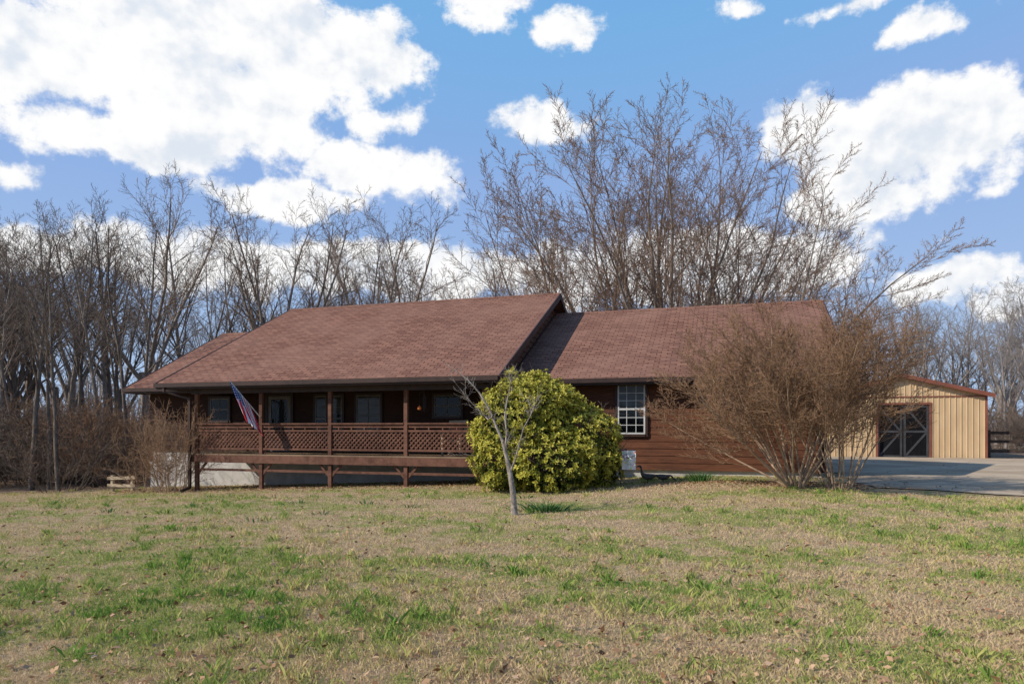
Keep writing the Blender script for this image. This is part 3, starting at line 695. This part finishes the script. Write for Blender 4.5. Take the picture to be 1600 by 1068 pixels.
WP=dict(n=[5,4,3],wob=[.06,.15,.2],trop=[.0,.05,.03],tip=[.3,.4,.5],kids=[14,8],start=[.1,.2],ang=[(20,50),(25,55)],ratio=[.36,.45],fall=.5,rr=.55,rmin=.035)
out=[[],[],[]]
for i in range(300):
    az=rnd.uniform(-58,52); t=rnd.uniform(88,130); a=math.radians(az)-YAW
    x=math.sin(a)*t; y=math.cos(a)*t
    grow(Vector((x,y,Hf(x,y)-.5)),Vector((0,0,1)),rnd.uniform(7,14),.18,0,WP,out)
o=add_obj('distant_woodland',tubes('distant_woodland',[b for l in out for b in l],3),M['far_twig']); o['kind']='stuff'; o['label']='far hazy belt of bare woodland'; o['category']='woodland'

# shrubs
MYR=dict(n=[9,6,5,3],wob=[.06,.12,.16,.22],trop=[-.01,.03,.02,.0],tip=[.3,.3,.35,.5],kids=[12,10,9],start=[.3,.15,.1],ang=[(15,42),(22,50),(25,65)],ratio=[.42,.44,.42],fall=.3,rr=.5,rmin=.0056)
VAR['myr']=plant_meshes('myrtle',MYR,stemfan(23,3,58,3.9,.034,.16,(-.12,0)),1)
MY2=dict(MYR); MY2['kids']=[8,8,7]
VAR['myr2']=plant_meshes('myrtle',MY2,stemfan(16,3,44,3.9,.032,.3,(.0,0)),1)
x,y=spot(1243,14.7); tree('myr',x,y,4.35,.0,M['myrtle'],M['myrtle_t'],'leafless many-stemmed crape myrtle arching in front of the wall','bare shrubs at the house corner','shrub','bare_shrub',sxy=.97)
x,y=spot(1312,14.3); tree('myr2',x,y,3.9,.0,M['myrtle'],M['myrtle_t'],'leafless upright crape myrtle by the driveway','bare shrubs at the house corner','shrub','bare_shrub',sxy=.78)
BR=dict(n=[7,5,3],wob=[.12,.2,.25],trop=[.01,.02,.0],tip=[.3,.4,.5],kids=[9,7],start=[.15,.1],ang=[(20,60),(25,70)],ratio=[.42,.45],fall=.4,rr=.5,rmin=.007)
VAR['br']=plant_meshes('brush',BR,stemfan(28,3,50,2.8,.018,.5),1)
VAR['br2']=plant_meshes('brush',BR,stemfan(24,5,62,2.4,.016,.7),1)
x,y=spot(268,21.6); tree('br',x,y,3.2,.4,M['myrtle'],M['myrtle_t'],'tangled tan vine shrub climbing at the porch corner',None,'shrub','vine_shrub',sxy=.75)
x,y=spot(236,22.4); tree('br2',x,y,1.7,1.4,M['myrtle'],M['myrtle_t'],'low tangled tan shrub beside the house end',None,'shrub','low_shrub')
i=0
while i<64:
    u=rnd.uniform(-150,215); t=rnd.uniform(24.5,50); x,y=spot(u,t)
    if not clear_of_house(x,y): continue
    tree(rnd.choice(['br','br2']),x,y,rnd.uniform(1.4,4.4),rnd.random()*6.28,M['bark_d'],M['twig_d'] if i%3 else M['myrtle_t'],'bare brown understory brush in the wood','bare brush under the trees','shrub','brush_shrub',sxy=rnd.uniform(.8,1.3)); i+=1
for i in range(22):
    u=rnd.uniform(1560,1800) if i%2 else rnd.uniform(1250,1340); t=rnd.uniform(46,60); x,y=spot(u,t)
    tree(rnd.choice(['br','br2']),x,y,rnd.uniform(2.5,4.5),rnd.random()*6.28,M['bark'],M['twig'],'bare brush beyond the fence','bare brush beyond the fence','shrub','brush_shrub')

# sapling
bx,by=spot(804,12.0); bz=Hf(bx,by)
sp_=thing('young_tree','small crooked lichen-covered young tree on the lawn','tree',(bx,by,bz))
def joint(u,v,dy=0):
    l=(u-804)/1067*12.0; return Vector((CS*l-SN*dy, SN*l+CS*dy,(668-v)/1067*12.0+EYE-bz))
S=[([joint(804,812),joint(803,790),joint(801,765),joint(797,740),joint(792,715),joint(786,690)],[.072,.058,.053,.047,.04,.033]),
   ([joint(786,690),joint(775,665,.05),joint(765,640,.1),joint(748,612,.1),joint(730,592,.15),joint(706,574,.2)],[.030,.024,.02,.015,.01,.004]),
   ([joint(790,700),joint(792,675,-.08),joint(789,650,-.1),joint(792,628,-.12),joint(797,605,-.1),joint(799,588,-.1)],[.026,.02,.016,.011,.008,.004]),
   ([joint(797,738),joint(806,715,-.1),joint(812,690,-.2),joint(818,668,-.25),joint(828,650,-.3),joint(835,632,-.3)],[.022,.016,.013,.01,.007,.003]),
   ([joint(770,650),joint(762,655,.2),joint(748,640,.3),joint(735,628,.4),joint(722,612,.4),joint(712,600,.4)],[.013,.011,.009,.007,.005,.003])]
add_obj('trunk',tubes('trunk',S,8),M['lichen'],sp_)
SP=dict(n=[5,4],wob=[.15,.2],trop=[.05,.03],tip=[.4,.5],kids=[4],start=[.2],ang=[(30,60)],ratio=[.5],fall=.4,rr=.6,rmin=.003)
out=[[],[]]
for pts,rad in S[1:]:
    for k in range(15):
        i=random.randint(1,5); d=(pts[i]-pts[i-1]).normalized()+Vector((random.gauss(0,.7),random.gauss(0,.7),random.gauss(.2,.4)))
        grow(pts[i].lerp(pts[i-1],random.random()),d.normalized(),random.uniform(.12,.36),.006,0,SP,out)
add_obj('crown',tubes('crown',out[0]+out[1],4),M['lichen'],sp_)

def bush(name,label,loc,lobes,nw,leafL,seed):
    rg=np.random.RandomState(seed); th=thing(name,label,'bush',loc)
    C=[];Nn=[];dep=[]
    wts=np.array([l[3]*l[4] for l in lobes],float); wts/=wts.sum()
    for li,(cx,cy,cz,rx,rz) in enumerate(lobes):
        k=int(nw*wts[li]); d=rg.randn(k,3); d/=np.linalg.norm(d,axis=1,keepdims=True)
        lump=1+.10*np.sin(d[:,0]*7+li)*np.sin(d[:,1]*6+2*li)+.08*np.sin(d[:,2]*9+d[:,0]*5)+.05*rg.randn(k)
        inner=1-np.abs(rg.randn(k))*.09
        r=lump*inner
        p=np.stack([cx+d[:,0]*rx*r,cy+d[:,1]*rx*r,cz+d[:,2]*rz*r],-1)
        keep=p[:,2]>.02
        for lj,(ox,oy,oz,ax,az_) in enumerate(lobes):
            if lj==li: continue
            q=((p[:,0]-ox)/ax)**2+((p[:,1]-oy)/ax)**2+((p[:,2]-oz)/az_)**2; keep&=q>.62
        C.append(p[keep]); Nn.append(d[keep]); dep.append((inner*(.8+.2*np.clip((lump-.9)*5,0,1)))[keep])
    C=np.concatenate(C);Nn=np.concatenate(Nn);dep=np.concatenate(dep)
    k=8; n=len(C); N2=Nn+np.array([0,0,.55]); N2/=np.linalg.norm(N2,axis=1,keepdims=True)
    N2+=rg.randn(n,3)*.25; N2/=np.linalg.norm(N2,axis=1,keepdims=True)
    a=np.cross(N2,rg.randn(n,3)); a/=np.linalg.norm(a,axis=1,keepdims=True); b=np.cross(N2,a)
    Vs=[];Ts=[]
    wt=rg.rand(n)
    for j in range(k):
        an=j*2*math.pi/k+rg.rand(n)*.6; rad_=np.cos(an)[:,None]*a+np.sin(an)[:,None]*b
        el=rg.uniform(.05,1.1,n)[:,None]; d=rad_*np.cos(el)+N2*np.sin(el); L=leafL*rg.uniform(.7,1.2,n)[:,None]
        s=np.cross(d,N2); s/=np.linalg.norm(s,axis=1,keepdims=True)+1e-6
        w_=L*.19; tip=C+d*L-N2*L*.12
        V=np.stack([C,C+d*L*.5+s*w_+N2*w_*.3,tip,C+d*L*.5-s*w_+N2*w_*.3],1); Vs.append(V)
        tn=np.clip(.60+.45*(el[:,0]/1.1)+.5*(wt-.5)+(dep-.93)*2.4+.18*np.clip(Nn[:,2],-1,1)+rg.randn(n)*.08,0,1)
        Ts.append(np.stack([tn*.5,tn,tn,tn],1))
    V=np.concatenate(Vs).reshape(-1,3); T=np.concatenate(Ts).ravel(); F=(np.arange(len(V)//4)*4)[:,None]+np.arange(4)[None]
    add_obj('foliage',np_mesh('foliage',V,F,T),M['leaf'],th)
    out=[[],[],[]]
    P=dict(n=[6,5,4],wob=[.1,.15,.2],trop=[.0,.02,.02],tip=[.3,.3,.4],kids=[6,5],start=[.2,.2],ang=[(20,55),(25,60)],ratio=[.5,.5],fall=.3,rr=.6,rmin=.005)
    for (cx,cy,cz,rx,rz) in lobes:
        for q in range(4):
            dd=Vector((cx+random.gauss(0,rx*.35),cy+random.gauss(0,rx*.35),cz+rz*.5)); grow(Vector((cx*.4,cy*.4,-.05)),dd.normalized(),dd.length,.03,0,P,out)
    add_obj('stem',tubes('stem',out[0]+out[1]+out[2],4),M['bark_d'],th)
bx,by=spot(846,16.6); bz=Hf(bx,by)
bush('evergreen_bush','large rounded yellow-green evergreen bush covering the porch end',(bx,by,bz),
  [(-.42,-.1,1.45,1.18,1.28),(-.05,.1,1.75,1.0,1.02),(.82,.35,1.05,1.05,1.0),(-.72,-.3,.75,.92,.78),(.35,-.3,.7,1.12,.78),(1.2,.45,.65,.66,.68),(-.4,.3,2.0,.7,.7)],10500,.10,3)

def clump(u,t,n,spread,h,lab,grp):
    x,y=spot(u,t); z=Hf(x,y); th=thing('daffodil_clump',lab,'plant',(x,y,z),grp)
    a=np.random.randn(n)*spread; b=np.random.randn(n)*spread*.6
    ang=np.random.rand(n)*6.28; hh=h*(.6+.5*np.random.rand(n)); w_=.009+0*a
    V=np.empty((n,6,3)); wx=np.cos(ang)*w_; wy=np.sin(ang)*w_
    for k,(f,ww) in enumerate(((0,1),(.6,1),(1,.2))):
        cx=a*(1+.9*f*f); cy=b*(1+.9*f*f)+np.sin(ang)*.08*f*f*h; cz=hh*(f-.18*f*f)-.01
        V[:,2*k]=np.stack([cx-wx*ww,cy-wy*ww,cz],-1); V[:,2*k+1]=np.stack([cx+wx*ww,cy+wy*ww,cz],-1)
    b0=np.arange(n)*6; F=np.concatenate([np.stack([b0,b0+1,b0+3,b0+2],-1),np.stack([b0+2,b0+3,b0+5,b0+4],-1)])
    add_obj('foliage',np_mesh('foliage',V.reshape(-1,3),F,np.repeat(np.random.rand(n),6)),M['daff'],th)
clump(1094,16.6,170,.16,.32,'green clump of daffodil leaves near the wall','daffodil leaf clumps')
clump(856,12.4,200,.22,.20,'green clump of daffodil leaves beside the young tree','daffodil leaf clumps')
for u,t in ((170,13.5),(262,13.2),(300,14.4),(470,14.8),(505,12.6),(575,14.5),(640,13.6),(90,14.5),(400,11.5),(820,14.8),(1170,15.8),(330,17.5)):
    clump(u,t,16,.12,.13,'thin green tuft of bulb leaves in the lawn','small bulb tufts in the lawn')

# ---------------------------------------------------------------- light, sky, camera
to_sun=Vector((-1.15,-.85,1)).normalized()
sl=bpy.data.lights.new('sun','SUN'); sl.energy=5.0; sl.angle=math.radians(.5); sl.color=(1,.94,.85)
so=bpy.data.objects.new('sun',sl); so.rotation_euler=to_sun.to_track_quat('Z','Y').to_euler(); col.objects.link(so)
W=bpy.data.worlds.new('World'); scene.world=W; W.use_nodes=True; nt=W.node_tree; nt.nodes.clear()
def vm(g,op,a,b):
    n=g.nodes.new('ShaderNodeVectorMath'); n.operation=op
    for i,x in enumerate((a,b)):
        if x is None: continue
        if isinstance(x,tuple): n.inputs[i].default_value=x
        else: g.links.new(x,n.inputs[i])
    return n
sky=nd(nt,'ShaderNodeTexSky'); sky.sky_type='NISHITA'; sky.sun_disc=False
sky.sun_elevation=math.asin(to_sun.z); sky.sun_rotation=math.atan2(to_sun.x,to_sun.y); sky.air_density=1.0; sky.dust_density=.5; sky.ozone_density=1.5
bg1=nd(nt,'ShaderNodeBackground'); bg1.inputs[1].default_value=.15
tc=nd(nt,'ShaderNodeTexCoord'); sp=nd(nt,'ShaderNodeSeparateXYZ'); nt.links.new(tc.outputs['Generated'],sp.inputs[0])
azn=mth(nt,'ARCTAN2',sp.outputs[0],sp.outputs[1])
hyp=mth(nt,'SQRT',mth(nt,'ADD',mth(nt,'MULTIPLY',sp.outputs[0],sp.outputs[0]),mth(nt,'MULTIPLY',sp.outputs[1],sp.outputs[1])))
el=mth(nt,'DIVIDE',sp.outputs[2],mth(nt,'MAXIMUM',hyp,.001))
skg=vm(nt,'MULTIPLY',sky.outputs[0],(1.25,1.75,2.45)).outputs[0]
skm=vm(nt,'MINIMUM',skg,(1.8,2.9,5.2)).outputs[0]
haze=mth(nt,'SUBTRACT',1.0,ramp(nt,el,-.05,.42))
skc=mixc(nt,mth(nt,'MULTIPLY',haze,.75),skm,(3.4,4.4,5.7))
nt.links.new(skc,bg1.inputs[0])
cv=nd(nt,'ShaderNodeCombineXYZ'); nt.links.new(azn,cv.inputs[0]); nt.links.new(el,cv.inputs[1])
CL=[(60,90,200,90),(260,95,240,110),(320,160,190,85),(470,85,180,78),(200,215,190,45),(330,15,300,50),(590,85,75,28),(760,10,75,28),
 (872,42,46,32),(606,182,44,34),(575,262,80,44),(645,275,66,34),(450,305,140,32),
 (1400,225,190,88),(1505,205,90,42),(1270,200,85,55),(1350,300,140,45),(1330,4,80,18),(1458,30,66,28),(1162,12,24,14),
 (1480,440,100,34),(1590,475,80,30),(860,190,80,30),(1530,306,22,7),(20,275,40,18),
 (600,420,420,45),(120,400,300,45),(1050,420,300,60),(2100,150,220,100),(-600,100,350,150)]
P0=cv.outputs[0]
wn=nt.nodes.new('ShaderNodeTexNoise'); wn.inputs['Scale'].default_value=8; wn.inputs['Detail'].default_value=3; nt.links.new(P0,wn.inputs['Vector'])
pv=vm(nt,'ADD',P0,vm(nt,'MULTIPLY',vm(nt,'SUBTRACT',wn.outputs['Color'],(.5,.5,.5)).outputs[0],(.10,.07,0)).outputs[0]).outputs[0]
acc=None
for u,v,ru,rv in CL:
    xr=(u-800)/1067; c_=1/math.sqrt(1+xr*xr)
    a=math.atan(xr)-YAW; e=(668-v)/1067*c_; ra=ru/1067*c_*c_; re=rv/1067*c_
    n=vm(nt,'LENGTH',vm(nt,'MULTIPLY',vm(nt,'SUBTRACT',pv,(a,e,0)).outputs[0],(1/ra,1/re,0)).outputs[0],None)
    sz=min(1.0,math.sqrt(ru*rv)/70)
    val=mth(nt,'MULTIPLY_ADD',n.outputs['Value'],-sz*1.15,1.35*sz)
    acc=val if acc is None else mth(nt,'MAXIMUM',acc,val)
n1=noise(nt,P0,11,9,.62); n2=noise(nt,vm(nt,'ADD',P0,(-.010,.028,0)).outputs[0],11,3,.62)
d0=mth(nt,'ADD',acc,mth(nt,'MULTIPLY',mth(nt,'SUBTRACT',n1,.5),2.8))
alpha=ramp(nt,d0,-.02,.42)
n3=noise(nt,P0,5,2,.5)
lit=ramp(nt,mth(nt,'ADD',mth(nt,'SUBTRACT',n1,n2),mth(nt,'MULTIPLY',mth(nt,'SUBTRACT',n3,.5),.6)),-.24,.05)
ccol=mixc(nt,lit,(.74,.80,.89),(1.0,1.0,1.0))
bg2=nd(nt,'ShaderNodeBackground'); nt.links.new(ccol,bg2.inputs[0]); bg2.inputs[1].default_value=1.0
mx=nd(nt,'ShaderNodeMixShader'); nt.links.new(mth(nt,'MULTIPLY',alpha,ramp(nt,el,.0,.12)),mx.inputs[0]); nt.links.new(bg1.outputs[0],mx.inputs[1]); nt.links.new(bg2.outputs[0],mx.inputs[2])
ow=nd(nt,'ShaderNodeOutputWorld'); nt.links.new(mx.outputs[0],ow.inputs[0])
W.cycles.sampling_method='MANUAL'; W.cycles.sample_map_resolution=256

cd=bpy.data.cameras.new('camera'); cam=bpy.data.objects.new('camera',cd); col.objects.link(cam)
cam.location=(0,0,EYE); cam.rotation_euler=(math.radians(90),0,YAW); cd.sensor_width=36; cd.lens=24; cd.shift_y=134/1600; cd.clip_end=3000; cd.clip_start=.1
scene.camera=cam
scene.view_settings.view_transform='Standard'; scene.view_settings.look='None'; scene.view_settings.exposure=0
